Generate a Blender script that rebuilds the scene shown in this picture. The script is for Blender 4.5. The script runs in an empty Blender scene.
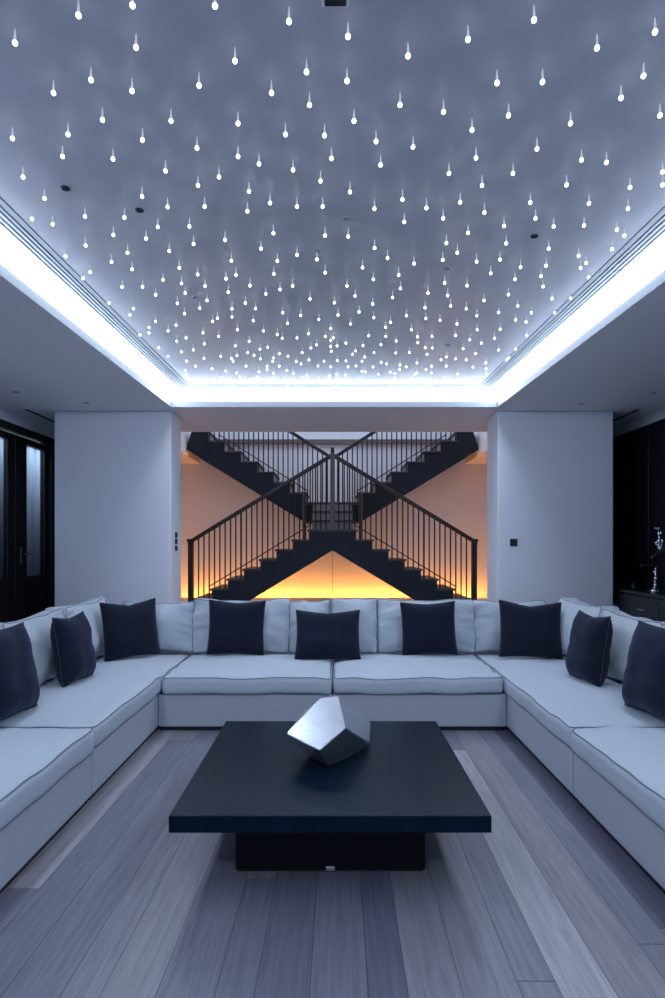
import bpy, bmesh, math, random
from mathutils import Vector, Matrix, noise
from math import pi, sin, cos, radians as R
random.seed(7)
C = bpy.context.scene.collection
H = 1.55          # eye height
ZC = 3.11         # lower ceiling
F = 600.0         # focal length in pixels
CX, CY = 332.5, 545.0

def px(x, y, z):
    """point at height z seen at pixel x,y"""
    d = (z - H) * F / (CY - y)
    return Vector(((x - CX) * d / F, d, z))
def pd(x, y, d):
    return Vector(((x - CX) * d / F, d, H + (CY - y) * d / F))

# ------------------------------------------------------------------ materials
def mat(name, col, rough=.5, metal=0, spec=.5, noise_amt=0, noise_scale=8, bump=0, bump_scale=200, sheen=0,
        stretch=(1, 1, 1), emit=None, estr=0, coat=0, aniso=0):
    m = bpy.data.materials.new(name); m.use_nodes = True
    nt = m.node_tree; b = nt.nodes['Principled BSDF']
    b.inputs['Base Color'].default_value = (*col, 1)
    b.inputs['Roughness'].default_value = rough
    b.inputs['Metallic'].default_value = metal
    b.inputs['Specular IOR Level'].default_value = spec
    b.inputs['Sheen Weight'].default_value = sheen
    b.inputs['Sheen Tint'].default_value = (.55, .65, 1, 1)
    b.inputs['Coat Weight'].default_value = coat
    b.inputs['Anisotropic'].default_value = aniso
    if emit:
        b.inputs['Emission Color'].default_value = (*emit, 1); b.inputs['Emission Strength'].default_value = estr
    tc = nt.nodes.new('ShaderNodeTexCoord'); mp = nt.nodes.new('ShaderNodeMapping')
    mp.inputs['Scale'].default_value = stretch
    nt.links.new(tc.outputs['Object'], mp.inputs['Vector'])
    if noise_amt:
        n = nt.nodes.new('ShaderNodeTexNoise'); n.inputs['Scale'].default_value = noise_scale; n.inputs['Detail'].default_value = 5
        nt.links.new(mp.outputs['Vector'], n.inputs['Vector'])
        mx = nt.nodes.new('ShaderNodeMix'); mx.data_type = 'RGBA'
        mx.inputs[6].default_value = (*[c * (1 - noise_amt) for c in col], 1)
        mx.inputs[7].default_value = (*[min(1, c * (1 + noise_amt)) for c in col], 1)
        nt.links.new(n.outputs['Fac'], mx.inputs[0]); nt.links.new(mx.outputs[2], b.inputs['Base Color'])
    if bump:
        n2 = nt.nodes.new('ShaderNodeTexNoise'); n2.inputs['Scale'].default_value = bump_scale; n2.inputs['Detail'].default_value = 3
        nt.links.new(mp.outputs['Vector'], n2.inputs['Vector'])
        bp = nt.nodes.new('ShaderNodeBump'); bp.inputs['Strength'].default_value = bump; bp.inputs['Distance'].default_value = .01
        nt.links.new(n2.outputs['Fac'], bp.inputs['Height']); nt.links.new(bp.outputs['Normal'], b.inputs['Normal'])
    return m

def emission(name, col, s):
    m = bpy.data.materials.new(name); m.use_nodes = True; nt = m.node_tree; nt.nodes.clear()
    e = nt.nodes.new('ShaderNodeEmission'); e.inputs[0].default_value = (*col, 1); e.inputs[1].default_value = s
    o = nt.nodes.new('ShaderNodeOutputMaterial'); nt.links.new(e.outputs[0], o.inputs[0]); return m

def pane_glass(name, tint=(.8, .86, .92)):
    m = bpy.data.materials.new(name); m.use_nodes = True; nt = m.node_tree; nt.nodes.clear()
    t = nt.nodes.new('ShaderNodeBsdfTransparent'); t.inputs[0].default_value = (*tint, 1)
    g = nt.nodes.new('ShaderNodeBsdfGlossy'); g.inputs['Roughness'].default_value = .03
    lw = nt.nodes.new('ShaderNodeLayerWeight'); pw = nt.nodes.new('ShaderNodeMath'); pw.operation = 'POWER'; pw.inputs[1].default_value = 5
    f = nt.nodes.new('ShaderNodeMath'); f.operation = 'MULTIPLY_ADD'; f.inputs[1].default_value = .9; f.inputs[2].default_value = .04
    nt.links.new(lw.outputs['Facing'], pw.inputs[0]); nt.links.new(pw.outputs[0], f.inputs[0])
    mx = nt.nodes.new('ShaderNodeMixShader'); o = nt.nodes.new('ShaderNodeOutputMaterial')
    nt.links.new(f.outputs[0], mx.inputs[0]); nt.links.new(t.outputs[0], mx.inputs[1]); nt.links.new(g.outputs[0], mx.inputs[2])
    nt.links.new(mx.outputs[0], o.inputs[0]); return m

def floor_material():
    m = bpy.data.materials.new('oak_planks'); m.use_nodes = True; nt = m.node_tree; N = nt.nodes; L = nt.links
    b = N['Principled BSDF']
    def math_(op, a, v=None):
        n = N.new('ShaderNodeMath'); n.operation = op
        for i, s in enumerate((a, v)):
            if s is None: continue
            if isinstance(s, (int, float)): n.inputs[i].default_value = s
            else: L.new(s, n.inputs[i])
        return n.outputs[0]
    tc = N.new('ShaderNodeTexCoord'); mp = N.new('ShaderNodeMapping'); mp.inputs['Rotation'].default_value = (0, 0, R(.6))
    L.new(tc.outputs['Object'], mp.inputs['Vector'])
    sp = N.new('ShaderNodeSeparateXYZ'); L.new(mp.outputs['Vector'], sp.inputs[0])
    xx = math_('DIVIDE', math_('ADD', sp.outputs[0], 20.04), .53)
    fl = math_('FLOOR', xx); fr = math_('FRACT', xx)
    idr = N.new('ShaderNodeValToRGB'); idr.color_ramp.interpolation = 'CONSTANT'
    els = idr.color_ramp.elements; els[0].position = 0; els[0].color = (0, 0, 0, 1); els[1].position = .26; els[1].color = (.4, .4, .4, 1)
    e = els.new(.62); e.color = (.8, .8, .8, 1)
    L.new(fr, idr.inputs[0])
    cb = N.new('ShaderNodeCombineXYZ'); L.new(fl, cb.inputs[0]); L.new(idr.outputs[0], cb.inputs[1])
    w1 = N.new('ShaderNodeTexWhiteNoise'); w1.noise_dimensions = '3D'; L.new(cb.outputs[0], w1.inputs['Vector'])
    yy = math_('DIVIDE', math_('ADD', sp.outputs[1], math_('MULTIPLY', w1.outputs['Value'], 3.6)), 3.6)
    yf = math_('FLOOR', yy); yr = math_('FRACT', yy)
    cb2 = N.new('ShaderNodeCombineXYZ'); L.new(fl, cb2.inputs[0]); L.new(idr.outputs[0], cb2.inputs[1]); L.new(yf, cb2.inputs[2])
    w2 = N.new('ShaderNodeTexWhiteNoise'); w2.noise_dimensions = '3D'; L.new(cb2.outputs[0], w2.inputs['Vector'])
    tone = N.new('ShaderNodeValToRGB'); cr = tone.color_ramp
    cr.elements[0].position = 0; cr.elements[0].color = (.125, .12, .165, 1)
    cr.elements[1].position = 1; cr.elements[1].color = (.44, .41, .43, 1)
    for p, c in ((.35, (.22, .205, .25, 1)), (.7, (.30, .272, .29, 1))):
        e = cr.elements.new(p); e.color = c
    L.new(w2.outputs['Value'], tone.inputs[0])
    # grain, shifted per plank
    ad = N.new('ShaderNodeVectorMath'); ad.operation = 'ADD'; L.new(mp.outputs['Vector'], ad.inputs[0]); L.new(w2.outputs['Color'], ad.inputs[1])
    mp2 = N.new('ShaderNodeMapping'); mp2.inputs['Scale'].default_value = (26, 1.3, 1); L.new(ad.outputs[0], mp2.inputs['Vector'])
    g = N.new('ShaderNodeTexNoise'); g.inputs['Scale'].default_value = 2.2; g.inputs['Detail'].default_value = 6; g.inputs['Distortion'].default_value = .6
    L.new(mp2.outputs['Vector'], g.inputs['Vector'])
    gr = N.new('ShaderNodeMapRange'); gr.inputs['From Min'].default_value = .3; gr.inputs['From Max'].default_value = .7
    gr.inputs['To Min'].default_value = .78; gr.inputs['To Max'].default_value = 1.16; L.new(g.outputs['Fac'], gr.inputs['Value'])
    # joints
    jr = N.new('ShaderNodeValToRGB'); je = jr.color_ramp.elements; jr.color_ramp.interpolation = 'CONSTANT'
    je[0].position = 0; je[0].color = (.45,) * 3 + (1,); je[1].position = .007; je[1].color = (1, 1, 1, 1)
    for p, v in ((.257, .45), (.264, 1), (.617, .45), (.624, 1)):
        e = je.new(p); e.color = (v, v, v, 1)
    L.new(fr, jr.inputs[0])
    je2 = math_('ADD', math_('MULTIPLY', math_('GREATER_THAN', yr, .002), .5), .5)
    k = math_('MULTIPLY', math_('MULTIPLY', gr.outputs[0], jr.outputs[0]), je2)
    mul = N.new('ShaderNodeVectorMath'); mul.operation = 'SCALE'; L.new(tone.outputs[0], mul.inputs[0]); L.new(k, mul.inputs['Scale'])
    L.new(mul.outputs[0], b.inputs['Base Color'])
    b.inputs['Roughness'].default_value = .38; b.inputs['Specular IOR Level'].default_value = .45
    bp = N.new('ShaderNodeBump'); bp.inputs['Strength'].default_value = .12; bp.inputs['Distance'].default_value = .004
    L.new(k, bp.inputs['Height']); L.new(bp.outputs[0], b.inputs['Normal'])
    return m

M = dict(
    white=mat('wall_paint', (.80, .80, .84), .55, noise_amt=.015, noise_scale=3),
    ceil=mat('ceiling_paint', (.84, .79, .79), .6),
    star=mat('brushed_star_panel', (.60, .60, .65), .34, spec=.25, noise_amt=.05, noise_scale=6, stretch=(1, 14, 1), bump=.05, bump_scale=30),
    strip=mat('cornice_paint', (.36, .375, .40), .5),
    lip=mat('cove_lip_paint', (.22, .23, .245), .5),
    cove=emission('cove_led', (.63, .77, 1.0), 13.0),
    star_tip=emission('star_tip', (.86, .93, 1.0), 4.0),
    star_streak=emission('star_streak_glow', (.66, .78, .98), .5),  # faint glow standing in for the light streak above each star
    warm=emission('warm_led', (1.0, .37, .05), 34.0),
    warm2=emission('warm_led_soffit', (1.0, .42, .09), 6.0),
    floor=floor_material(),
    sofa=mat('sofa_linen', (.55, .59, .62), .85, spec=.2, sheen=.2, noise_amt=.05, noise_scale=40, bump=.5, bump_scale=13),
    base=mat('sofa_base_linen', (.50, .51, .545), .85, spec=.2, sheen=.2, noise_amt=.05, noise_scale=40, bump=.1, bump_scale=500),
    pipe=mat('dark_piping', (.17, .185, .215), .8),
    black=mat('matt_black', (.012, .012, .014), .6),
    navy=mat('navy_velvet', (.0095, .0115, .024), .8, spec=.15, sheen=.16, noise_amt=.35, noise_scale=9, bump=.4, bump_scale=14),
    navypipe=mat('velvet_piping', (.035, .030, .034), .7),
    table=mat('black_stained_oak', (.004, .011, .023), .3, spec=.10, noise_amt=.5, noise_scale=7, stretch=(1, 9, 1), bump=.12, bump_scale=16),
    tbase=mat('black_plinth_oak', (.004, .004, .005), .45, spec=.2, noise_amt=.4, noise_scale=8, stretch=(1, 1, 8)),
    silver=mat('brushed_aluminium', (.80, .82, .86), .33, metal=1, noise_amt=.12, noise_scale=14, stretch=(1, 1, 5), bump=.06, bump_scale=60),
    chrome=mat('chrome', (.85, .86, .88), .08, metal=1),
    slate=mat('slate_stringer', (.022, .027, .038), .6, spec=.2, noise_amt=.06),
    tread=mat('stained_tread', (.055, .042, .038), .5, noise_amt=.3, noise_scale=10, stretch=(1, 8, 1)),
    riser=mat('stair_riser', (.26, .24, .25), .6),
    rail=mat('dark_walnut_rail', (.018, .010, .008), .45, noise_amt=.3, noise_scale=12),
    iron=mat('dark_iron', (.006, .006, .008), .5),
    newel=mat('grey_newel', (.11, .09, .09), .5),
    trim=mat('taupe_trim', (.16, .11, .10), .5),
    door=mat('espresso_wood', (.006, .0055, .006), .4, noise_amt=.3, noise_scale=10, stretch=(6, 6, 1)),
    glass=pane_glass('door_glass'),
    tumbler=mat('tumbler_glass', (.5, .55, .6), .05, spec=1),
    curtain=mat('sheer_curtain', (.50, .53, .57), .9),
    panel=mat('dark_panelling', (.012, .013, .018), .35, noise_amt=.25, noise_scale=8, stretch=(5, 5, 1)),
    handle=mat('dull_steel', (.22, .22, .24), .4, metal=1),
    plate=mat('switch_black', (.008, .008, .010), .35),
    slot=mat('slot_dark', (.03, .03, .035), .7),
)

# ------------------------------------------------------------------ mesh helpers
def obj(name, bm, m, parent=None, smooth=False, mats=None):
    me = bpy.data.meshes.new(name); bm.normal_update(); bm.to_mesh(me); bm.free()
    for k in (mats or [m]): me.materials.append(k)
    if smooth:
        for p in me.polygons: p.use_smooth = True
    o = bpy.data.objects.new(name, me); C.objects.link(o)
    if parent: o.parent = parent
    return o
def tag(o, label, cat, group=None):
    o['label'] = label; o['category'] = cat
    if group: o['group'] = group
    return o
def thing(name, label, cat, loc=(0, 0, 0), rz=0, group=None):
    o = bpy.data.objects.new(name, None); C.objects.link(o); o.location = loc; o.rotation_euler = (0, 0, rz); o.empty_display_size = .1
    return tag(o, label, cat, group)
def struct(name, bm, m, parent=None, label=None, cat=None):
    o = obj(name, bm, m, parent)
    if parent is None: o['kind'] = 'structure'
    return o
def box(bm, x0, x1, y0, y1, z0, z1, bev=0, seg=2):
    r = bmesh.ops.create_cube(bm, size=1); vs = r['verts']
    for v in vs:
        v.co = Vector(((x0 + x1) / 2 + v.co.x * (x1 - x0), (y0 + y1) / 2 + v.co.y * (y1 - y0), (z0 + z1) / 2 + v.co.z * (z1 - z0)))
    if bev:
        es = list({e for v in vs for e in v.link_edges})
        bmesh.ops.bevel(bm, geom=es, offset=bev, segments=seg, affect='EDGES', profile=.5)
    return bm
def B(*a, **k): return box(bmesh.new(), *a, **k)
def prism(bm, pts, y0, y1):
    """polygon of (x,z) extruded along y"""
    a = [bm.verts.new((x, y0, z)) for x, z in pts]; b = [bm.verts.new((x, y1, z)) for x, z in pts]
    n = len(pts)
    bm.faces.new(a); bm.faces.new(b[::-1])
    for i in range(n): bm.faces.new((a[i], b[i], b[(i + 1) % n], a[(i + 1) % n]))
    bmesh.ops.recalc_face_normals(bm, faces=bm.faces)
    return bm
def tube(bm, pts, r, n=8, closed=False, caps=True):
    pts = [Vector(p) for p in pts]; rings = []; N = len(pts)
    rr = r if isinstance(r, (list, tuple)) else [r] * N
    prev = None
    for i, p in enumerate(pts):
        t = (pts[(i + 1) % N] - pts[i - 1]) if closed else (pts[min(i + 1, N - 1)] - pts[max(i - 1, 0)])
        t.normalize()
        up = prev if prev is not None else (Vector((0, 0, 1)) if abs(t.z) < .9 else Vector((1, 0, 0)))
        a = t.cross(up)
        if a.length < 1e-4: a = t.cross(Vector((.3, 1, .2)))
        a.normalize(); b = a.cross(t).normalized(); prev = b
        rings.append([bm.verts.new(p + (a * cos(2 * pi * k / n) + b * sin(2 * pi * k / n)) * rr[i]) for k in range(n)])
    for i in range(N if closed else N - 1):
        A, D = rings[i], rings[(i + 1) % N]
        for k in range(n): bm.faces.new((A[k], A[(k + 1) % n], D[(k + 1) % n], D[k]))
    if caps and not closed:
        bm.faces.new(rings[0][::-1]); bm.faces.new(rings[-1])
    bmesh.ops.recalc_face_normals(bm, faces=bm.faces)
    return bm
def lathe(bm, prof, cx=0, cy=0, n=20):
    rings = [[bm.verts.new((cx + r * cos(2 * pi * k / n), cy + r * sin(2 * pi * k / n), z)) for k in range(n)] for r, z in prof]
    for A, D in zip(rings, rings[1:]):
        for k in range(n): bm.faces.new((A[k], A[(k + 1) % n], D[(k + 1) % n], D[k]))
    bm.faces.new(rings[0][::-1]); bm.faces.new(rings[-1])
    bmesh.ops.recalc_face_normals(bm, faces=bm.faces)
    return bm
def ball(bm, c, r, s=(1, 1, 1), u=12, v=8):
    return bmesh.ops.create_uvsphere(bm, u_segments=u, v_segments=v, radius=r, matrix=Matrix.Translation(c) @ Matrix.Diagonal((*s, 1)))

# ------------------------------------------------------------------ room shell
XW = 3.80; YB = -3.2; YH = 8.28; YE = 11.6; ZT = 6.0; SX = 2.56; ZU = 3.55
struct('floor', B(-XW, XW, YB, YE, -.1, 0), M['floor'])
ZP = .561
struct('floor_stair_podium', box(B(-XW, XW, 9.1, 11.30, 0, ZP), -XW, XW, 11.30, YE, 0, ZP - .14), M['ceil'])
bm = bmesh.new(); box(bm, -XW, -3.0, YB - .1, YB, 0, ZC); box(bm, 3.0, XW, YB - .1, YB, 0, ZC); box(bm, -3.0, 3.0, YB - .1, YB, 2.7, ZC); box(bm, -3.0, 3.0, YB - .1, YB, 0, .06)
struct('wall_back', bm, M['white'])
wn = bpy.data.objects.new('fill_window_1', None); C.objects.link(wn); wn['kind'] = 'structure'; wn.location = (0, YB - .05, 0)  # added window wall behind the viewer, lets sky light in as fill
for k in range(4):
    x0 = -3.0 + k * 1.5; bm = bmesh.new()
    box(bm, x0, x0 + .06, -.03, .03, .06, 2.7); box(bm, x0 + 1.44, x0 + 1.5, -.03, .03, .06, 2.7); box(bm, x0 + .06, x0 + 1.44, -.03, .03, .06, .14); box(bm, x0 + .06, x0 + 1.44, -.03, .03, 2.62, 2.7)
    fr_ = obj('fill_window_frame', bm, M['door'], wn); obj('pane', B(x0 + .06, x0 + 1.44, -.006, .006, .14, 2.62), M['glass'], fr_)

# tray outline (slightly splayed towards the viewer), counter-clockwise
TR = [Vector((-1.823, 6.783)), Vector((-2.045, -.8)), Vector((2.10, -.8)), Vector((1.865, 6.783))]
def inset(poly, u):
    out = []; n = len(poly)
    for i in range(n):
        p0, p1, p2 = poly[i - 1], poly[i], poly[(i + 1) % n]
        d1 = (p1 - p0).normalized(); d2 = (p2 - p1).normalized()
        n1 = Vector((-d1.y, d1.x)); n2 = Vector((-d2.y, d2.x))
        a = p1 + n1 * u; b = p1 + n2 * u
        den = d1.x * d2.y - d1.y * d2.x
        t = ((b - a).x * d2.y - (b - a).y * d2.x) / den
        out.append(a + d1 * t)
    return out
def sweep(prof):
    bm = bmesh.new(); rings = []
    for u, z in prof:
        rings.append([bm.verts.new((p.x, p.y, ZC + z)) for p in inset(TR, u)])
    for A, D in zip(rings, rings[1:]):
        for k in range(4): bm.faces.new((A[k], A[(k + 1) % 4], D[(k + 1) % 4], D[k]))
    return bm
UW, US, ZS = .110, .268, .185
# lower ceiling round the tray
bm = bmesh.new()
o_ = [Vector((-XW, YH)), Vector((-XW, YB)), Vector((XW, YB)), Vector((XW, YH))]
i_ = TR
vo = [bm.verts.new((p.x, p.y, ZC)) for p in o_]; vi = [bm.verts.new((p.x, p.y, ZC)) for p in i_]
for k in range(4): bm.faces.new((vo[k], vo[(k + 1) % 4], vi[(k + 1) % 4], vi[k]))
box(bm, -XW, XW, YH - .14, YH, ZC + .001, ZU)          # slab edge over the stair opening
struct('ceiling', bm, M['ceil'])
struct('trim_1', sweep([(0, 0), (0, .07)]), M['lip'])
tag(obj('cove_light', sweep([(0, .07), (UW, ZS)]), M['cove']), 'bright white cove light band running round the raised ceiling', 'cove light')
prof = [(UW, ZS)]
for g in (.131, .160, .192, .221):
    prof += [(g - .006, ZS), (g - .006, ZS + .04), (g + .006, ZS + .04), (g + .006, ZS)]
prof += [(US - .006, ZS), (US - .006, ZS + .012), (US, ZS + .012), (US, ZS + .002)]
struct('trim_2', sweep(prof), M['strip'])
bm = bmesh.new(); bm.faces.new([bm.verts.new((p.x, p.y, ZC + ZS + .002)) for p in inset(TR, US)])
struct('ceiling_star_panel', bm, M['star'])

# piers either side of the stair opening
struct('wall_pier_left', B(-3.24, -1.88, 6.985, 7.46, 0, ZC, bev=.012), M['white'])
struct('wall_pier_right', B(1.925, 3.27, 6.985, 7.48, 0, ZC, bev=.012), M['white'])
# side walls and stair hall
DY0, DY1, DZ = 5.40, 8.15, 2.985                        # door opening in the left wall
bm = bmesh.new(); box(bm, -XW - .15, -XW, YB, DY0, 0, ZC + .01); box(bm, -XW - .15, -XW, DY1, YE, 0, ZT); box(bm, -XW - .15, -XW, DY0, DY1, DZ, ZC + .01)
struct('wall_left', bm, M['white'])
bm = bmesh.new(); box(bm, XW, XW + .15, YB, YH, 0, ZC + .01); box(bm, XW, XW + .15, YH, YE, 0, ZT)
struct('wall_right', bm, M['white'])
bm = bmesh.new(); box(bm, -XW, XW, YE, YE + .15, 0, ZT); struct('wall_front', bm, M['white'])
for s, nm in ((-1, 'wall_light_block_left'), (1, 'wall_light_block_right')):  # unseen return walls, added to keep warm strip light out of the aisle
    bm = bmesh.new(); xs = sorted((s * 3.0, s * 3.1)); box(bm, xs[0], xs[1], 7.46, YE, 0, ZC)
    box(bm, xs[0], xs[1], YH, YE, ZU, ZT)
    struct(nm, bm, M['white'])
struct('wall_upper', B(-XW, XW, YH - .1, YH, ZU, ZT), M['white'])
struct('ceiling_stair_hall', B(-XW, XW, YH - .1, YE + .15, ZT, ZT + .1), M['white'])
bm = bmesh.new(); box(bm, -XW, -SX, YH, YE, ZC + .01, ZU); box(bm, SX, XW, YH, YE, ZC + .01, ZU)
struct('floor_upper', bm, M['ceil'])
struct('trim_3', B(-SX, SX, YE - .05, YE, 3.50, 3.585), M['trim'])
struct('trim_4', B(-.006, .006, YE - .004, YE, ZP, 3.0), M['strip'])
# slots for air in the aisle ceilings
for i, s in enumerate((-1, 1)):
    struct('trim_%d' % (5 + i), B(s * 3.52 - .02, s * 3.52 + .02, 6.9, 8.1, ZC - .004, ZC + .004), M['slot'])
# dark panelling along the right wall
bm = bmesh.new()
for k in range(4):
    box(bm, XW - .045, XW, 3.6 + k * 1.18, 3.6 + (k + 1) * 1.18 - .012, 0, 2.985, bev=.004)
struct('trim_7', bm, M['panel'])
# double door
d = bpy.data.objects.new('door_1', None); C.objects.link(d); d['kind'] = 'structure'; d.location = (-XW, 0, 0)
bm = bmesh.new(); fx0, fx1 = -.13, .03
box(bm, fx0, fx1, DY1 - .09, DY1, 0, DZ, bev=.006); box(bm, fx0, fx1, DY0, DY0 + .09, 0, DZ, bev=.006); box(bm, fx0, fx1, DY0 + .09, DY1 - .09, DZ - .09, DZ, bev=.006)
obj('door_frame', bm, M['door'], d)
def leaf(y0, y1, g0, g1, hy):
    bm = bmesh.new(); x0, x1 = -.075, -.02
    zb, zt = 1.155, 2.80
    box(bm, x0, x1, y0, g0, .01, 2.88, bev=.005); box(bm, x0, x1, g1, y1, .01, 2.88, bev=.005)
    box(bm, x0, x1, g0, g1, .01, zb, bev=.005); box(bm, x0, x1, g0, g1, zt, 2.88, bev=.005)
    l = obj('door_leaf', bm, M['door'], d)
    obj('glass_pane', B(-.052, -.044, g0, g1, zb, zt), M['glass'], l)
    if hy is None: return
    bm = bmesh.new(); box(bm, -.022, -.012, hy - .02, hy + .02, 1.32, 1.52, bev=.004)
    tube(bm, [(-.02, hy, 1.44), (.03, hy, 1.44), (.035, hy + .02, 1.44), (.035, hy + .12, 1.44)], .009)
    h = obj('door_handle', bm, M['handle'], l); h['label'] = 'metal lever handle'
leaf(7.235, 8.055, 7.50, 7.97, 7.36)
leaf(6.40, 7.225, 6.48, 7.06, None)
leaf(5.50, 6.39, 5.62, 6.24, None)
# sheer curtain hanging behind the door glass
bm = bmesh.new(); n = 200; rows = []
for z in (.05, 2.9):
    rows.append([bm.verts.new((-XW - .42 + .035 * sin(k * 1.1) + .012 * sin(k * .47), DY0 + (9.3 - DY0) * k / n, z)) for k in range(n + 1)])
for k in range(n): bm.faces.new((rows[0][k], rows[0][k + 1], rows[1][k + 1], rows[1][k]))
cur = obj('curtain', bm, M['curtain'], smooth=True); sm = cur.modifiers.new('thick', 'SOLIDIFY'); sm.thickness = .004
tag(cur, 'pale blue sheer curtain hanging behind the dark glazed double door', 'curtain')
LY0, LY1 = DY0 - .1, 9.4
bm = bmesh.new(); box(bm, -XW - .75, -XW - .7, LY0, LY1, 0, ZC); box(bm, -XW - .7, -XW - .15, LY0, LY1, -.1, 0); box(bm, -XW - .7, -XW - .15, LY0, LY1, DZ, ZC)
box(bm, -XW - .7, -XW - .15, LY0 - .05, LY0, 0, ZC); box(bm, -XW - .7, -XW - .15, LY1, LY1 + .05, 0, ZC)
struct('wall_door_lobby', bm, M['ceil'])

# ------------------------------------------------------------------ ceiling stars
STARS = """15,43 78.5,15.5 132.5,5.5 215,6 289,21.5 136,47.5 235,61 306.5,72 309.5,105 53.5,93 91,80 132,91 199,85.5 271.5,93 102.5,120 171,121 238,123.5 285.5,134.5 324.5,135.5 12.5,138.5 68,134.5 142.5,140 197,148 62.5,156.5 113,159 238,156.5 259,164 331.5,158.5 293,170 165.5,171 219,177 23,177 198,185.5 320.5,181 249,191.5 44.5,198.5 142,196.5
348,36.5 408,56 468,39.5 534,20 597,48 655,32 347,81 497,83 542.5,82 643.5,76 621,98 400,105 443.5,112 508.5,115.5 354,121 570.5,123.5 660,115.5 472,130 376,141.5 413,147 537,149 380.5,165 476,158 581.5,160 606.5,162.5 449,173.5 513,173.5 482,185.5 566.5,185 350,192 630,187.5 662.5,172 662.5,185 402.5,199.5
32,219 52.7,224.3 85,216.5 113.4,235 85.6,245.6 65.5,256.4 111.5,262 90.3,272.3 83,278.4 109,303 167.6,207 204.6,206.6 124.4,217.6 157.8,227 189.4,226.5 146,238.7 193.6,244 225,240 127.5,252.8 169.2,251 132,269.4 179.3,268 163,280 197.7,274.5 181.5,283.5 122,287 142.5,286.8 205,286 226,278.8 155.7,295 185.3,293 207,300.5 228.2,292.2 177.3,303.4 199.7,308.2 133.5,308.6
247.4,211.3 270,203 297,206.6 322.7,206.6 273.4,233.3 325,235.7 261,248.7 231.4,260.8 297,255 317,259.5 277.4,261 273.8,274 325.2,272.7 236,275 250,285.7 292.6,286 280,289.6 265.8,294 310,299 245.3,303 334.3,302.8 232,308.8 255.6,308.6
374.4,208.8 426.4,208 404.2,222 443.2,218.3 348.2,236.6 374.6,248 446.4,243.2 387.6,258.2 442.8,260 414,263.6 362.5,267.6 373.3,279.4 398.6,275.2 347,286 400.4,288.4 444.6,283 355,296 392.5,297.6 428,293.2 447.7,295.6 372.6,304 425,307.7
460.2,202.3 530.3,202.6 484.4,212.6 535.5,218.5 504,226 553.7,226.5 468,233 506.2,243.4 548.7,248.7 457.3,252.8 476.6,261.7 500,259.7 520.5,267.3 546,265.8 490.7,273.4 541,276.3 515,279.4 467,285.7 543,286.6 508.4,294.7 484,300.6 552,298.7 450.6,306 517.8,306 466.2,308.8
589,203.5 628,208.6 584,225.6 617,229.7 624.4,235.7 612,249.2 578.6,256 586,263 580.6,268 588.5,277.2 570.6,298.3
130,315 155.6,321.5 149,327.4 149,333 140,335 158.8,347.8 168,356.5 184.5,313.8 176,325.3 168,331 212.6,321.4 217.4,318.3 203,332.8 186,338 176.7,341.2 218.5,336.5 204.2,344 193.4,350 181.5,352 204,358.6 186.6,361.2 195.6,366.2 212,369 185.3,370.4 186.8,374.3 193,381.4 206.8,380.8 218,381.2 204.5,386.5 192,387
232,317 282.8,312.8 300.7,315.5 253.3,320.8 287.6,323.3 237.4,329.8 263.5,331 277.2,334.6 282.2,338.3 297,338 308.5,333.8 249.2,341.4 235.4,345.9 267.7,347.4 260,349.3 247.7,352.6 254,355.6 237,355.6 279.5,353.8 288,356.4 302.2,352.6 220.7,356.4 231.4,358.6 233,361.4 260.5,359 273.6,358 296.2,361.7 309,360 301,364 272.7,361.4 246,366.2 267,366.2 279.2,366.2 225.6,371 267,369.6 287,370.7 293.5,373.7 273.5,373.4 236.6,373 259,371.9 302.2,378 307,376 220.4,378 239.8,377 232,381 236.8,381 250.3,379 247.6,381 257.7,377.4 262,379.7 264.3,382 271,380 281.4,380.5 277.4,382.4 293.2,379.4 296.6,382 288,385.4 224.3,382 220,388 236.6,387.7 248,387.7 259,387.2 296.2,388
359,312 338,315 318.8,319.5 373.8,317.7 390.5,322.3 350.5,324 385.6,327.4 330.7,328.6 385.9,336.5 368.7,335.8 325.3,336.5 333.4,337.9 330.8,340.3 345.9,343.2 396.2,341 316.5,345 363,345.6 381,344.8 330.7,346.3 337,345.9 311,348 355.6,351 395.8,353 374,352.6 331.3,351.4 352.6,354.4 364.8,357 324,361.4 337.4,360.6 346,361 362,361.4 381.2,362.4 386.5,364 356,366 318,366 373,367 330.8,367 348,367 365.4,371.9 362,371.4 390.2,372.2 395,373.7 378.5,374.4 329.6,376 345.3,375.2 395,378.2 336.5,374.4 313.8,380.5 321.5,381.2 318.8,378.2 336.8,381 353.4,380.5 356,380.5 371,381 373.7,381 389.8,381 365.4,380.5 307,382 330.5,383.5 333.4,387.2 367.2,387.2 381.5,387.2 397.7,387.7 388.7,386.5
406.4,315.8 425.8,318.5 440,320.3 476.8,315.8 457,324 411.4,329.8 477.2,329.8 417.5,336.8 432,336.5 455.6,335.6 469.8,339.8 417.8,342.6 481.3,343.2 425.3,347.8 432.4,348 463.2,348.9 409.4,352.6 475.7,353.7 427,354.4 446.4,357 455.6,359 441,359.8 466.2,359.8 485.8,362.9 417,363 400,365 406.2,367 431.6,366.2 446.2,366.2 472.9,367.4 486,368.7 399.5,369.6 426,369.6 486.2,373 431.4,373.2 417,373 457.5,374 412.6,378.2 414.8,374.4 404,381.2 408,381.2 426.4,381.2 439.6,380.5 442.6,381.7 451,381.2 454.4,381.2 418.6,382.4 479.5,381.2 466,386.5 478.3,387 432.9,386.8
498.7,312.5 531.4,312.8 554.7,312.8 515.6,320 526,322 500.2,329.3 526.8,335.6 494.5,338.3 498.6,350 515.7,349.3 508.8,357.9 506.5,360"""
pts = sorted((tuple(map(float, s.split(','))) for s in STARS.split()), key=lambda p: p[1])
HANG = .05; TIP = .009
ztop = ZC + ZS + .002
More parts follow.
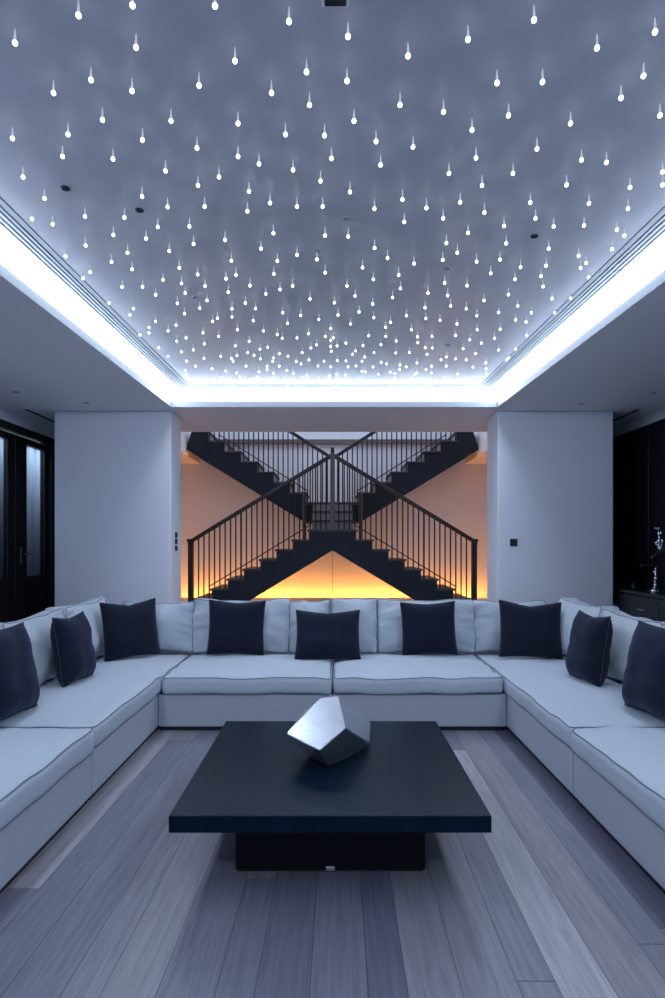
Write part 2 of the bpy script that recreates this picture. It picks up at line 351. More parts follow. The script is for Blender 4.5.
def star_geo(bm, c):
    """bright drop under a glowing cone that imitates its light streak on the panel"""
    st = bmesh.ops.create_cone(bm, cap_ends=False, segments=6, radius1=TIP * .72, radius2=.0012, depth=HANG,
                               matrix=Matrix.Translation(c + Vector((0, 0, HANG / 2 - .001))))
    for f in {f for v in st['verts'] for f in v.link_faces}: f.material_index = 1
    ball(bm, c, TIP, (1, 1, 1), 8, 6)
bm = bmesh.new(); star_geo(bm, Vector((0, 0, 0)))
star0 = obj('star_light', bm, None, smooth=True, mats=[M['star_tip'], M['star_streak']])
tag(star0, 'tiny white star light dotted over the glossy raised ceiling', 'star light', 'star lights over the raised ceiling')
for i, (x, y) in enumerate(pts[:300]):
    o = star0 if i == 0 else star0.copy()
    o.location = px(x, y, ztop - HANG)
    if i: C.objects.link(o)
bm = bmesh.new()
ins = inset(TR, US)
for x, y in pts[300:]:
    p = px(x, y, ztop - HANG); p.y = min(p.y, 6.49)
    star_geo(bm, p)
o = obj('star_light_cluster', bm, None, smooth=True, mats=[M['star_tip'], M['star_streak']])
o['kind'] = 'stuff'; tag(o, 'crowd of the farthest tiny star lights along the back edge of the raised ceiling', 'star lights')

# small unlit fittings
def lab_dark(l): return l.startswith('dark')
def disc(name, label, c, r=.03, cat='downlight', group=None):
    bm = bmesh.new(); lathe(bm, [(r, 0), (r, -.004), (r * .8, -.006), (r * .62, -.003), (r * .6, -.0015)], n=20)
    o = obj(name, bm, M['slot'] if lab_dark(label) else M['strip']); o.location = c; tag(o, label, cat, group); return o
for (x, y, lab) in ((65.5, 188, 'dark recessed downlight in the raised ceiling near its left edge'),
                    (139.5, 210, 'dark recessed downlight in the raised ceiling, second from the left'),
                    (195, 297, 'faint recessed downlight over the left reflection on the raised ceiling'),
                    (317, 251, 'faint recessed downlight just left of centre on the raised ceiling'),
                    (346.5, 218, 'faint recessed downlight just right of centre on the raised ceiling'),
                    (447, 268, 'faint recessed downlight right of centre on the raised ceiling'),
                    (534.5, 236, 'dark recessed downlight in the raised ceiling near its right edge'),
                    (448, 345, 'faint recessed downlight low on the right part of the raised ceiling')):
    disc('recessed_downlight', lab, px(x, y, ztop), .022, group='unlit downlights in the raised ceiling')
for (x, y, lab) in ((16, 392, 'small recessed downlight in the low ceiling by the dark door'),
                    (86, 403, 'small recessed downlight in the low ceiling above the left pier'),
                    (581, 404, 'small recessed downlight in the low ceiling above the right pier'),
                    (653, 393, 'small recessed downlight in the low ceiling by the dark panelling')):
    disc('recessed_downlight', lab, px(x, y, ZC), .035, group='downlights in the low ceiling')
t = thing('ceiling_sensor', 'small dark rounded sensor with a pale rim at the near middle of the ceiling', 'sensor', px(335.5, -6, ztop))
obj('housing', B(-.042, .042, -.04, .04, -.008, 0, bev=.0035), M['white'], t)
obj('lens', B(-.035, .035, -.033, .033, -.012, -.004, bev=.003), M['plate'], t)

# wall switches
t = thing('light_switch', 'square black switch plate on the front of the right pier', 'switch', (pd(513.5, 542.5, 6.985).x, 6.985, pd(513.5, 542.5, 6.985).z))
obj('plate', B(-.043, .043, -.012, 0, -.043, .043, bev=.003), M['plate'], t); obj('button', B(-.02, .02, -.016, -.010, -.02, .02, bev=.002), M['iron'], t)
for k, (y, lab) in enumerate(((535, 'uppermost black switch on the inner side of the left pier'), (541.3, 'middle black switch on the inner side of the left pier'), (548.3, 'lowest black switch on the inner side of the left pier'))):
    yy = 7.20; z = H + (CY - y) * yy / F; x = -1.88
    t = thing('light_switch', lab, 'switch', (x, yy, z), 0, 'switches on the left pier')
    obj('plate', B(0, .012, -.038, .038, -.031, .031, bev=.003), M['plate'], t); obj('button', B(.010, .015, -.02, .02, -.016, .016, bev=.001), M['iron'], t)

# ------------------------------------------------------------------ staircase
ST = thing('staircase', 'dark double staircase crossing in an X behind the sofa, with walnut rails', 'staircase', (0, 9.4, 0))
Y0 = 9.4
def S(name, bm, m, smooth=False):
    bmesh.ops.translate(bm, verts=bm.verts, vec=(0, -Y0, 0)); return obj(name, bm, m, ST, smooth)
zl, r1, g1, LW = 1.793, .154, .254, .37
ur, ug, uz, UX = .18, .287, 2.294, .46
Ya, Yb_, Yc, Yd = 9.4, 10.4, 10.5, 11.5
for s in (-1, 1):
    # lower flight
    top = [(0, zl), (LW, zl)]
    for k in range(1, 8):
        top += [(LW + (k - 1) * g1, zl - k * r1), (LW + k * g1, zl - k * r1)]
    top += [(LW + 7 * g1, ZP)]
    poly = [(s * x, z - .02) for x, z in top[:-1]] + [(s * (LW + 7 * g1), ZP), (s * 1.489, ZP), (0, 1.465)]
    bm = bmesh.new(); prism(bm, poly, Ya, Ya + .05); S('stringer', bm, M['slate'])
    bm = bmesh.new(); prism(bm, poly, Yb_ - .05, Yb_); S('stringer', bm, M['slate'])
    bm = bmesh.new(); prism(bm, [(0, 1.49), (s * 1.489, ZP + .02), (s * 1.45, ZP + .06), (0, 1.54)], Ya + .05, Yb_ - .05); S('soffit', bm, M['slate'])
    for k in range(0, 8):
        x0 = 0 if k == 0 else LW + (k - 1) * g1; x1 = LW + k * g1 + .022; z = zl - k * r1
        xs = sorted((s * x0, s * x1))
        S('tread', B(xs[0], xs[1], Ya - .025, Yb_, z - .035, z, bev=.006), M['tread'])
        xs = sorted((s * (LW + k * g1 - .02), s * (LW + k * g1)))
        S('riser', B(xs[0], xs[1], Ya + .05, Yb_ - .05, z - r1, z - .035), M['riser'])
    # wall-side skirting rising behind the treads
    bm = bmesh.new(); prism(bm, [(s * LW, zl + .10), (s * LW, zl + .125), (s * (LW + 7 * g1), ZP + .275), (s * (LW + 7 * g1), ZP + .25)], Yb_ - .03, Yb_ + .005)
    S('skirting', bm, M['newel'])
    # lower handrail, newel, balusters
    zr = lambda x: 2.985 - .610 * x
    bm = bmesh.new(); prism(bm, [(0, zr(0) - .055), (0, zr(0) + .015), (s * 2.27, zr(2.27) + .015), (s * 2.27, zr(2.27) - .055)], Ya - .005, Ya + .06)
    bmesh.ops.bevel(bm, geom=list(bm.edges), offset=.008, segments=1, affect='EDGES'); S('handrail', bm, M['rail'])
    S('newel_post', B(s * 2.225 - .04, s * 2.225 + .04, Ya - .01, Ya + .07, ZP, 1.61, bev=.006), M['rail'])
    S('newel_cap', B(s * 2.225 - .055, s * 2.225 + .055, Ya - .025, Ya + .085, 1.60, 1.645, bev=.01), M['rail'])
    for j in range(25):
        x = .10 + j * .0835
        k = 0 if x < LW else int((x - LW) / g1) + 1
        zb = zl - k * r1; rr = .016 if j in (16,) else .0122
        bm = bmesh.new(); tube(bm, [(s * x, Ya + .028, zb - .002), (s * x, Ya + .028, zr(x) - .04)], rr, 6); S('baluster', bm, M['iron'])
    # upper flight, set behind
    poly = [(s * UX, 1.94), (s * UX, uz + ur - .02)]
    for k in range(1, 8):
        x1 = UX + k * ug
        poly += [(s * min(x1, SX), uz + k * ur - .02)]
        if k < 7: poly += [(s * x1, uz + (k + 1) * ur - .02)]
    poly += [(s * SX, 3.223)]
    for ya in (Yc, Yd - .05):
        bm = bmesh.new(); prism(bm, poly, ya, ya + .05); S('stringer', bm, M['slate'])
    bm = bmesh.new(); prism(bm, [(s * UX, 2.02), (s * UX, 2.06), (s * SX, 3.34), (s * SX, 3.30)], Yc + .05, Yd - .05); S('soffit', bm, M['slate'])
    for k in range(1, 8):
        z = uz + k * ur; x0 = UX + (k - 1) * ug - .022; x1 = min(UX + k * ug, SX - .002)
        xs = sorted((s * x0, s * x1))
        S('tread', B(xs[0], xs[1], Yc - .025, Yd, z - .035, z, bev=.006), M['tread'])
        xs = sorted((s * (x0 + .022), s * (x0 + .042)))
        S('riser', B(xs[0], xs[1], Yc + .05, Yd - .05, z - ur, z - .035), M['riser'])
    bm = bmesh.new(); prism(bm, [(s * UX, uz + .27), (s * UX, uz + .295), (s * (UX + 6 * ug), uz + 7 * ur + .125), (s * (UX + 6 * ug), uz + 7 * ur + .10)], Yd - .03, Yd + .005)
    S('skirting', bm, M['newel'])
    zq = lambda x: 3.085 + .637 * x
    bm = bmesh.new(); prism(bm, [(s * .03, zq(.03) - .05), (s * .03, zq(.03) + .015), (s * 2.5, zq(2.5) + .015), (s * 2.5, zq(2.5) - .05)], Yc - .005, Yc + .06)
    bmesh.ops.bevel(bm, geom=list(bm.edges), offset=.008, segments=1, affect='EDGES'); S('handrail', bm, M['rail'])
    for j in range(25):
        x = .09 + j * .0863
        k = 0 if x < UX else int((x - UX) / ug) + 1
        bm = bmesh.new(); tube(bm, [(s * x, Yc + .028, uz + k * ur - .002), (s * x, Yc + .028, zq(x) - .03)], .0122, 6); S('baluster', bm, M['iron'])
    sl = (3.223 - 1.94) / (SX - UX)
    bm = bmesh.new(); prism(bm, [(s * .62, 1.945 + .16 * sl), (s * .62, 1.957 + .16 * sl), (s * 2.48, 1.957 + 2.02 * sl), (s * 2.48, 1.945 + 2.02 * sl)], Yc + .07, Yc + .09)
    o = S('led_strip', bm, M['warm2']); o['label'] = 'warm light strip under the flight'
    # short grey post where the middle steps start
    S('newel_post', B(s * .485 - .032, s * .485 + .032, Yb_ - .12, Yb_ - .055, zl - r1, 2.455, bev=.005), M['newel'])
# three middle steps up to the rear landing
for k in range(1, 3):
    z = zl + k * .167; y = 9.9 + (k - 1) * .25
    S('tread', B(-LW + .02, LW - .02, y - .02, y + .26, z - .035, z, bev=.005), M['tread'])
    S('riser', B(-LW + .03, LW - .03, y, y + .02, z - .167, z - .035), M['riser'])
S('riser', B(-LW + .03, LW - .03, 10.41, 10.43, 2.127, uz - .04), M['riser'])
S('landing', B(-UX, UX, 10.40, Yd, uz - .04, uz, bev=.005), M['tread'])
S('landing_beam', B(-UX, UX, 10.44, Yd - .02, 1.95, uz - .045), M['slate'])
S('newel_post', B(-.036, .036, Ya - .008, Ya + .064, zl, 2.99, bev=.006), M['newel'])
S('newel_cap', B(-.028, .028, Ya, Ya + .056, 2.985, 3.08, bev=.006), M['iron'])
S('newel_post', B(-.03, .03, Yc, Yc + .056, uz, 3.12, bev=.005), M['iron'])

# warm LED strip along the foot of the stair wall
t = thing('led_strip', 'glowing warm LED strip along the foot of the wall under the stairs', 'led strip', (0, 11.42, ZP - .14))
obj('channel', B(-2.9, 2.9, -.03, .03, 0, .012), M['strip'], t)
obj('diffuser', B(-2.9, 2.9, -.026, .026, .012, .030, bev=.004), M['warm'], t)

# ------------------------------------------------------------------ cushions
def ramp(n, half, r):
    """grid coordinates denser near the rounded edges"""
    inner = [-(half - r) + 2 * (half - r) * i / n for i in range(n + 1)]
    e = [half - r * (1 - sin(pi / 2 * k / 3)) for k in range(1, 4)]
    return [-q for q in e[::-1]] + inner + e
def cushion(w, h, t, r, crown, ear, seed, back=.4, wr=.004, n=22):
    hw, hh, ht = w / 2, h / 2, t / 2
    def deform(p):
        u = max(-1, min(1, p.x / hw)); v = max(-1, min(1, p.z / hh)); q = p.y / ht
        k = (1 - abs(u) ** 2.4) * (1 - abs(v) ** 2.4)
        y = p.y + (-crown * k if q < 0 else crown * back * k) * min(1, abs(q))
        z = p.z - ear * v * (1 - u * u); x = p.x + max(0, ear) * .45 * u * (1 - v * v)
        nz = noise.noise(Vector((p.x * 5 + seed * 7.3, p.z * 5, p.y * 2))) * wr * 2.0
        rad = noise.noise(Vector((math.atan2(v, u) * 3.2 + seed, 3.1, q))) * wr * 1.6 * max(abs(u), abs(v)) ** 3 * (1 if q < 0 else 0)
        edge = max(0, abs(u) - .45) / .55
        y += noise.noise(Vector((u * 1.5 + seed, v * 7 + u * 4 * (1 if u > 0 else -1), seed))) * wr * 3.2 * edge * (1 - edge * .4) * (1 if q < 0 else .3)
        z += noise.noise(Vector((u * 2.2 + seed, q * .5, v * 2.0))) * wr * 1.4
        return Vector((x, y + nz + rad, z))
    bm = bmesh.new()
    X, Z, Y = ramp(n, hw, r), ramp(n, hh, r), ramp(3, ht, r)
    def rnd(x, y, z):
        c = Vector((max(-hw + r, min(hw - r, x)), max(-ht + r, min(ht - r, y)), max(-hh + r, min(hh - r, z))))
        d = Vector((x, y, z)) - c
        return c + d.normalized() * r if d.length > 1e-6 else c
    def face(A, Bb, f):
        g = [[bm.verts.new(deform(rnd(*f(a, b)))) for b in Bb] for a in A]
        for i in range(len(A) - 1):
            for j in range(len(Bb) - 1): bm.faces.new((g[i][j], g[i + 1][j], g[i + 1][j + 1], g[i][j + 1]))
    for s in (-1, 1):
        face(X, Z, lambda a, b: (a, s * ht, b)); face(X, Y, lambda a, b: (a, b, s * hh)); face(Y, Z, lambda a, b: (s * hw, a, b))
    bmesh.ops.remove_doubles(bm, verts=bm.verts, dist=1e-4)
    bmesh.ops.recalc_face_normals(bm, faces=bm.faces)
    # piping round the front and back edges
    pb = bmesh.new(); m = .26 * r
    for s in (-1, 1):
        pts = []
        for (cx_, cz_, a0) in ((hw - r, hh - r, 0), (-hw + r, hh - r, 90), (-hw + r, -hh + r, 180), (hw - r, -hh + r, 270)):
            for a in range(0, 91, 18):
                pts.append(Vector((cx_ + cos(R(a0 + a)) * (r - m), s * (ht - m), cz_ + sin(R(a0 + a)) * (r - m))))
        full = []
        for i, p in enumerate(pts):
            q = pts[(i + 1) % len(pts)]; L = (q - p).length; k = max(1, int(L / .06))
            full += [p.lerp(q, j / k) for j in range(k)]
        tube(pb, [deform(p) for p in full],   .0036, 6, closed=True)
    return bm, pb
def put(o, M4): o.matrix_local = M4
seed_ = [0]
def seat(par, x0, x1, y0, y1, z0, z1, crown, front):
    """seat cushion filling the box; `front` unused except for the seed"""
    seed_[0] += 1
    w, h = x1 - x0, y1 - y0; t = z1 - z0
    bm, pb = cushion(w, h, t, .042, crown, -.004, seed_[0] * 1.7, back=0, wr=.006)
    # local -Y (crowned side) -> +Z ; local Z -> Y
    m = Matrix.Translation(((x0 + x1) / 2, (y0 + y1) / 2, (z0 + z1) / 2)) @ Matrix.Rotation(-pi / 2, 4, 'X') @ Matrix.Scale(1, 4)
    c = obj('seat_cushion', bm, M['sofa'], par, True); put(c, m)
    p = obj('piping', pb, M['pipe'], c, True); p['label'] = 'dark piping'
def backc(par, cx_, cy_, w, h, yaw, tilt, z0, t=.18, crown=.085, ear=.026):
    """back cushion: front-bottom edge centre at cx,cy,z0 ; yaw 0 faces -Y"""
    seed_[0] += 1
    bm, pb = cushion(w, h, t, .028, crown, ear, seed_[0] * 2.3, back=.5, wr=.014)
    m = Matrix.Translation((cx_, cy_, z0)) @ Matrix.Rotation(yaw, 4, 'Z') @ Matrix.Rotation(-tilt, 4, 'X') @ Matrix.Translation((0, t / 2, h / 2))
    c = obj('back_cushion', bm, M['sofa'], par, True); put(c, m)
    p = obj('piping', pb, M['pipe'], c, True); p['label'] = 'dark piping'

XF = 1.455; YF = 5.0; XS = 2.74; YS = 6.62; ZB0, ZB1 = .035, .302; ZS0, ZS1 = .304, .452; YJ = 3.63; YN = 1.35
def base_part(par, x0, x1, y0, y1):
    obj('base', B(x0, x1, y0, y1, ZB0, ZB1, bev=.008), M['base'], par)
def plinth(par, x0, x1, y0, y1): obj('plinth', B(x0, x1, y0, y1, 0, ZB0 + .004), M['black'], par)
def backrest(par, x0, x1, y0, y1, z1=.80): obj('backrest', B(x0, x1, y0, y1, ZB1 - .1, z1, bev=.03, seg=3), M['sofa'], par)
G = 'sections of the U-shaped sofa'
sec = {}
for s, side in ((-1, 'left'), (1, 'right')):
    # back row, half each
    t = sec['back', s] = thing('sofa_section', '%s half of the pale grey sofa row facing the coffee table' % side, 'sofa', (0, 0, 0), 0, G)
    xs = sorted((s * .004, s * (XF - .004)))
    base_part(t, xs[0], xs[1], YF, YS); plinth(t, xs[0] + .01, xs[1] - .01, YF + .02, YS - .05)
    backrest(t, xs[0], xs[1], YS - .22, YS)
    xq = sorted((s * .006, s * 1.425)); seat(t, xq[0], xq[1], YF - .02, 6.03, ZS0, ZS1, .042, 0)
    # corner section along the side
    t = sec['corner', s] = thing('sofa_section', 'pale grey sofa corner section at the far %s, beside the %s pier' % (side, side), 'sofa', (0, 0, 0), 0, G)
    xs = sorted((s * XF, s * XS)); base_part(t, xs[0], xs[1], YJ + .003, YS)
    xp = sorted((s * (XF + .02), s * (XS - .05))); plinth(t, xp[0], xp[1], YJ + .01, YS - .05)
    xb = sorted((s * (XS - .22), s * XS)); backrest(t, xb[0], xb[1], YJ + .003, YS)
    xb2 = sorted((s * (XF + .005), s * (XS - .225))); backrest(t, xb2[0], xb2[1], YS - .22, YS)
    xq = sorted((s * 1.432, s * 2.36)); seat(t, xq[0], xq[1], YJ + .006, 6.05, ZS0, ZS1, .042, 1)
    # near section
    t = sec['near', s] = thing('sofa_section', 'near pale grey sofa section running out of the %s side of the photo' % side, 'sofa', (0, 0, 0), 0, G)
    xs = sorted((s * XF, s * XS)); base_part(t, xs[0], xs[1], YN, YJ - .003)
    plinth(t, xp[0], xp[1], YN + .05, YJ - .01)
    backrest(t, xb[0], xb[1], YN, YJ - .003)
    xq = sorted((s * 1.425, s * 2.36)); seat(t, xq[0], xq[1], YN, YJ - .006, ZS0, ZS1 + .004, .046, 2)
Zc = .468
# back row cushions
backc(sec['corner', -1], -1.765, 6.02, .74, .525, 0, R(9), Zc)
backc(sec['back', -1], -.917, 5.97, .965, .555, R(-1), R(8), Zc)
backc(sec['back', -1], -.235, 6.00, .43, .53, R(2), R(9), Zc, ear=.01)
backc(sec['back', 1], .215, 5.96, .46, .555, R(-2), R(8), Zc, ear=.01)
backc(sec['back', 1], .942, 5.97, .97, .55, R(1), R(8), Zc)
backc(sec['corner', 1], 1.79, 6.0, .75, .535, R(-1), R(9), Zc)
# side cushions
for s in (-1, 1):
    yaw = s * -pi / 2      # face towards the middle
    backc(sec['corner', s], s * 2.205, 5.555, .92, .57, -yaw if False else (pi / 2 if s < 0 else -pi / 2), R(7), Zc)
    backc(sec['corner', s], s * 2.215, 4.65, .92, .555, (pi / 2 if s < 0 else -pi / 2), R(9), Zc)
    backc(sec['near', s], s * 2.215, 3.16, .86, .54, (pi / 2 if s < 0 else -pi / 2), R(9), Zc)
    backc(sec['near', s], s * 2.215, 2.27, .88, .54, (pi / 2 if s < 0 else -pi / 2), R(9), Zc)
    backc(sec['corner', s], s * 2.22, 3.92, .55, .54, (pi / 2 if s < 0 else -pi / 2), R(9), Zc)

# navy scatter pillows
def pillow(label, x, y, w, h, yaw, tilt, roll=0, z0=.482, T=.085, seed=1.0, dent=0.0):
    n = 24; hw, hh = w / 2, h / 2; bm = bmesh.new()
    t = thing('throw_pillow', label, 'pillow', (x, y, z0), yaw, 'navy velvet throw pillows')
    def P(u, v, s):
        c = .055
        xx = hw * u * (1 - c * (1 - v * v) * abs(u)); zz = hh * v * (1 - c * 1.2 * (1 - u * u) * abs(v))
        if v > 0: zz -= dent * (1 - abs(u)) ** 1.3 * v * v * hh
        k = (max(0, 1 - u ** 4) * max(0, 1 - v ** 4)) ** .62
        th = T * k
        ang = math.atan2(v, u)
        wr = noise.noise(Vector((ang * 4.5 + seed * 3.1, seed, s))) * .010 * max(abs(u), abs(v)) ** 2 * min(1, k * 2)
        wr += noise.noise(Vector((xx * 7 + seed, zz * 7, s * 3))) * .008 * k
        low = -.012 * max(0, -v) * (1 - abs(v)) * 4
        return Vector((xx, s * (th + wr * 1.3 + low * k * -1), zz + hh))
    us = [sin(pi / 2 * (-1 + 2 * i / n)) for i in range(n + 1)]
    for s in (-1, 1):
        g = [[bm.verts.new(P(u, v, s)) for v in us] for u in us]
        for i in range(n):
            for j in range(n): bm.faces.new((g[i][j], g[i + 1][j], g[i + 1][j + 1], g[i][j + 1]))
    bmesh.ops.remove_doubles(bm, verts=bm.verts, dist=1e-4); bmesh.ops.recalc_face_normals(bm, faces=bm.faces)
    m = Matrix.Rotation(-tilt, 4, 'X') @ Matrix.Rotation(roll, 4, 'Y')
    b = obj('cover', bm, M['navy'], t, True); b.matrix_local = m
    e = [(u, -1) for u in us] + [(1, v) for v in us[1:]] + [(u, 1) for u in us[::-1][1:]] + [(-1, v) for v in us[::-1][1:-1]]
    pb = bmesh.new(); tube(pb, [(P(u, v, 1) + P(u, v, -1)) / 2 for u, v in e], .0045, 6, closed=True)
    q = obj('piping', pb, M['navypipe'], t, True); q.matrix_local = m
hp = pi / 2
pillow('navy pillow at the near left edge of the photo', -1.99, 3.73, .52, .56, hp - .1, R(10), seed=1.2, T=.10)
pillow('navy pillow leaning on the left side row, second from the near left edge', -1.985, 4.69, .45, .53, hp - .1, R(9), seed=2.4, T=.10, dent=.06)
pillow('navy pillow set diagonally in the far left corner of the sofa', -1.885, 5.68, .555, .545, R(44), R(9), R(-1), seed=3.1, dent=.12)
pillow('navy pillow on the left half of the back row, under the left stair flight', -.945, 5.83, .555, .53, 0, R(8), R(1), seed=4.7, dent=.05)
pillow('wide slouched navy pillow in the middle of the back row over the seat joint', -.045, 5.62, .62, .50, 0, R(27), 0, z0=.47, seed=5.5, dent=.10, T=.095)
pillow('navy pillow on the right half of the back row, under the right stair flight', .945, 5.82, .535, .515, 0, R(8), R(-1.5), seed=6.3, dent=.04)
pillow('navy pillow in the far right corner of the sofa, with a dented top', 1.87, 5.66, .58, .54, R(-6), R(13), R(2), seed=7.9, dent=.14)
pillow('navy pillow leaning on the right side row, second from the near right edge', 1.965, 4.69, .45, .54, -hp + .12, R(9), seed=8.8, T=.10, dent=.06)
pillow('navy pillow at the near right edge of the photo', 1.985, 3.75, .52, .57, -hp + .12, R(10), seed=9.6, T=.11)

# ------------------------------------------------------------------ coffee table
ZTB = .38
t = thing('coffee_table', 'low square black wooden coffee table in the middle of the sofas', 'coffee table', (-.01, 3.29, 0))
obj('tabletop', B(-.698, .698, -.70, .70, ZTB - .074, ZTB, bev=.004), M['table'], t)
obj('base', B(-.45, .45, -.45, .45, .012, ZTB - .074, bev=.004), M['tbase'], t)
obj('plinth', B(-.44, .44, -.44, .44, 0, .014), M['black'], t)
bm = bmesh.new(); box(bm, -.022, .022, -.462, -.448, .012, .034, bev=.004)
o = obj('cable_clip', bm, M['chrome'], t); o['label'] = 'small chrome clip'

# faceted sculpture: corners on planes found from the visible edges
def ray(x, y): return Vector(((x - CX) / F, 1, (CY - y) / F))
cam = Vector((0, 0, H))
def on_plane(x, y, a, b, c):
    n = (b - a).cross(c - a); r = ray(x, y); return cam + r * ((a - cam).dot(n) / r.dot(n))
def at(x, y, d): return cam + ray(x, y) * d
Cc = at(345.5, 727.8, 3.12); Dd = at(319.6, 750.4, 3.02); Ee = at(286.6, 733.3, 3.20)
Aa = on_plane(320.5, 698, Cc, Dd, Ee); Bb_ = on_plane(338.2, 696.2, Cc, Dd, Ee)
Hh = at(328.7, 766.3, 1.168 * F / (766.3 - CY))
Gg = at(369.8, 743.5, 3.22); 
Ii = on_plane(358.5, 755.8, Cc, Dd, Hh); Gg = on_plane(369.8, 743.5, Cc, Dd, Hh)
Ff = on_plane(370.7, 722.4, Bb_, Cc, Gg); Jj = on_plane(306, 755, Ee, Dd, Hh)
front = [Aa, Bb_, Cc, Dd, Ee, Ff, Gg, Hh, Ii, Jj]
cen = sum(front, Vector()) / len(front); cen.y = 3.36; cen.z = ZTB + .19
SC_DEBUG = [tuple(round(c, 3) for c in p) for p in front]
back = [Vector((-.02, 3.56, .62)), Vector((-.16, 3.52, .58)), Vector((.13, 3.54, .58)), Vector((.10, 3.44, ZTB)), Vector((-.09, 3.46, ZTB)), Vector((.0, 3.30, ZTB))]
bm = bmesh.new()
base = Vector((cen.x, 3.30, ZTB))
for p in front + back:
    p = p.copy(); p.z = max(p.z, ZTB); bm.verts.new(p - base)
r_ = bmesh.ops.convex_hull(bm, input=bm.verts)
bmesh.ops.delete(bm, geom=[v for v in bm.verts if not v.link_faces], context='VERTS')
bmesh.ops.dissolve_limit(bm, angle_limit=R(4), verts=bm.verts, edges=bm.edges)
bmesh.ops.bevel(bm, geom=list(bm.edges), offset=.004, segments=2, affect='EDGES')
bmesh.ops.recalc_face_normals(bm, faces=bm.faces)
o = obj('faceted_sculpture', bm, M['silver']); o.location = base
tag(o, 'faceted brushed silver polyhedron sculpture standing on the black coffee table', 'sculpture')

# ------------------------------------------------------------------ bar cabinet in the right aisle
xc0 = 3.33; xc1 = XW - .047; zt = 1.04; y0c, y1c = 5.5, 8.0
t = thing('sideboard', 'long black sideboard against the dark panelled wall behind the right sofa', 'sideboard', (xc0, 6.75, 0))
obj('body', B(.02, xc1 - xc0, -1.25, 1.25, .06, zt - .03), M['door'], t)
obj('top', B(-.01, xc1 - xc0, -1.27, 1.25, zt - .03, zt, bev=.004), M['panel'], t)
obj('plinth', B(.05, xc1 - xc0, -1.22, 1.22, 0, .06), M['black'], t)
for k in range(4):
    a, b = -1.24 + k * .62, -1.24 + (k + 1) * .62 - .01
    for (z0, z1) in ((.72, .99), (.40, .71), (.08, .39)):
        dr = obj('drawer', B(0, .022, a, b, z0, z1, bev=.003), M['panel'], t)
        bm = bmesh.new(); ym = (a + b) / 2; zm = (z0 + z1) / 2
        tube(bm, [(0, ym - .07, zm), (-.022, ym - .07, zm), (-.022, ym + .07, zm), (0, ym + .07, zm)], .005, 6)
        obj('handle', bm, M['chrome'], dr)
# silver ornament
t = thing('silver_ornament', 'ornate silver branch ornament standing on the black sideboard', 'ornament', (3.52, 6.55, zt))
bm = bmesh.new(); lathe(bm, [(.05, 0), (.055, .012), (.03, .03), (.015, .05), (.012, .06)]); obj('foot', bm, M['chrome'], t, True)
bm = bmesh.new()
for k, (z, r) in enumerate(((.075, .02), (.11, .014), (.145, .022), (.18, .013), (.215, .018), (.25, .012))): ball(bm, (0.0, -.01 + .01 * sin(k * 2), z), r)
tube(bm, [(0, 0, .05), (0, -.005, .15), (0, -.02, .27)], .006); obj('stem', bm, M['chrome'], t, True)
bm = bmesh.new(); tube(bm, [(0, .06, .36), (0, .0, .385), (0, -.07, .43), (0, -.15, .46), (0, -.25, .45), (0, -.33, .40), (0, -.38, .30), (0, -.40, .15), (0, -.40, .01)], [.012, .02, .026, .03, .03, .028, .024, .02, .02]); obj('arch', bm, M['iron'], t, True)
bm = bmesh.new(); random.seed(11)
for k in range(16): ball(bm, (random.uniform(-.03, .03), -.10 + random.uniform(-.08, .07), .50 + random.uniform(-.03, .06)), random.uniform(.010, .026), u=8, v=6)
ball(bm, (0, .05, .375), .018, (1, 1.6, .7)); ball(bm, (0, .02, .39), .012)
obj('blossoms', bm, M['chrome'], t, True)
bm = bmesh.new(); tube(bm, [(0, -.10, .54), (0, -.085, .60), (0, -.07, .67)], .006); ball(bm, (0, -.08, .63), .014); ball(bm, (0, -.12, .64), .012, (1, 1, 1.6)); lathe(bm, [(.006, .67), (.04, .685), (.042, .697), (.02, .70)], 0, -.065); obj('finial', bm, M['chrome'], t, True)
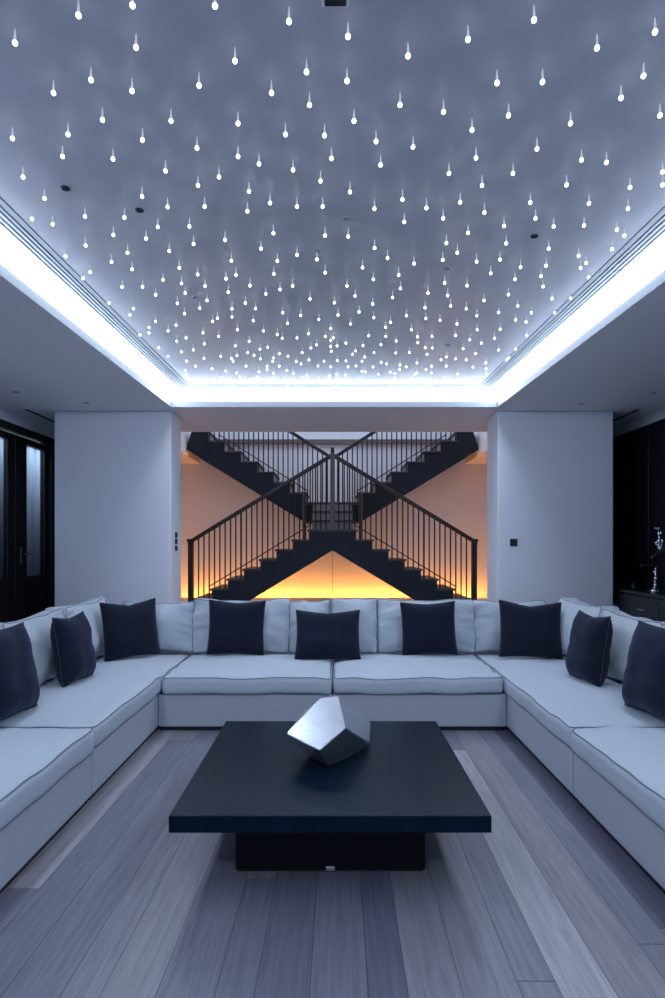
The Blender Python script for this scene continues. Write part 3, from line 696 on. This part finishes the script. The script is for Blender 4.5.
# tumblers
tg = None
for k, (yy, xx) in enumerate(((7.55, 3.50), (7.25, 3.46), (7.05, 3.55), (6.85, 3.44))):
    if tg is None:
        bm = bmesh.new(); lathe(bm, [(.028, 0), (.034, .004), (.037, .085), (.034, .085), (.031, .012), (.005, .010)])
        tg = obj('tumbler', bm, M['glass'], smooth=True); tag(tg, 'small glass tumbler on the black sideboard beside the silver ornament', 'glass', 'tumblers on the sideboard'); o = tg
    else:
        o = tg.copy(); C.objects.link(o)
    o.location = (xx, yy, zt)
t = thing('wall_shelf', 'short dark shelf with a shiny front edge on the panelled wall above the sideboard', 'shelf', (XW - .046, 7.25, 1.32))
obj('board', B(-.20, 0, -.35, .35, -.02, .0, bev=.002), M['panel'], t)
obj('edge_strip', B(-.207, -.20, -.35, .35, -.022, .004), M['chrome'], t)

# ------------------------------------------------------------------ stair hall lamp, added curtain fill, sky
def area(name, loc, rot, sx, sy, e, col):
    l = bpy.data.lights.new(name, 'AREA'); l.shape = 'RECTANGLE'; l.size = sx; l.size_y = sy; l.energy = e; l.color = col
    o = bpy.data.objects.new(name, l); C.objects.link(o); o.location = loc; o.rotation_euler = rot; return o
area('stair_hall_ceiling_lamp', (0, 10.6, ZT - .05), (0, 0, 0), 4.5, 1.2, 75, (.62, .78, 1.0))
area('curtain_fill', (-XW - .27, 7.4, DZ - .03), (0, 0, 0), .12, 3.6, 9, (.72, .84, 1.0))  # added area light that brightens the curtain behind the door glass

w = bpy.data.worlds.new('dusk'); bpy.context.scene.world = w; w.use_nodes = True
w.node_tree.nodes['Background'].inputs[0].default_value = (.38, .58, 1.0, 1); w.node_tree.nodes['Background'].inputs[1].default_value = 1.1

# ------------------------------------------------------------------ camera
cd = bpy.data.cameras.new('camera'); co = bpy.data.objects.new('camera', cd); C.objects.link(co)
co.location = (0, 0, H); co.rotation_euler = (pi / 2, 0, 0)
cd.sensor_fit = 'VERTICAL'; cd.sensor_height = 36; cd.sensor_width = 36; cd.lens = 36 * F / 998
cd.shift_y = (CY - 499) / 998; cd.clip_start = .05; cd.clip_end = 60
sc = bpy.context.scene; sc.camera = co
sc.view_settings.view_transform = 'Standard'; sc.view_settings.look = 'None'; sc.view_settings.gamma = 1
sc.view_settings.use_curve_mapping = False; sc.view_settings.exposure = .42
sc.cycles.max_bounces = 8; sc.cycles.diffuse_bounces = 5; sc.cycles.use_denoising = True
sc.cycles.sample_clamp_indirect = 4; sc.cycles.caustics_reflective = False; sc.cycles.caustics_refractive = False
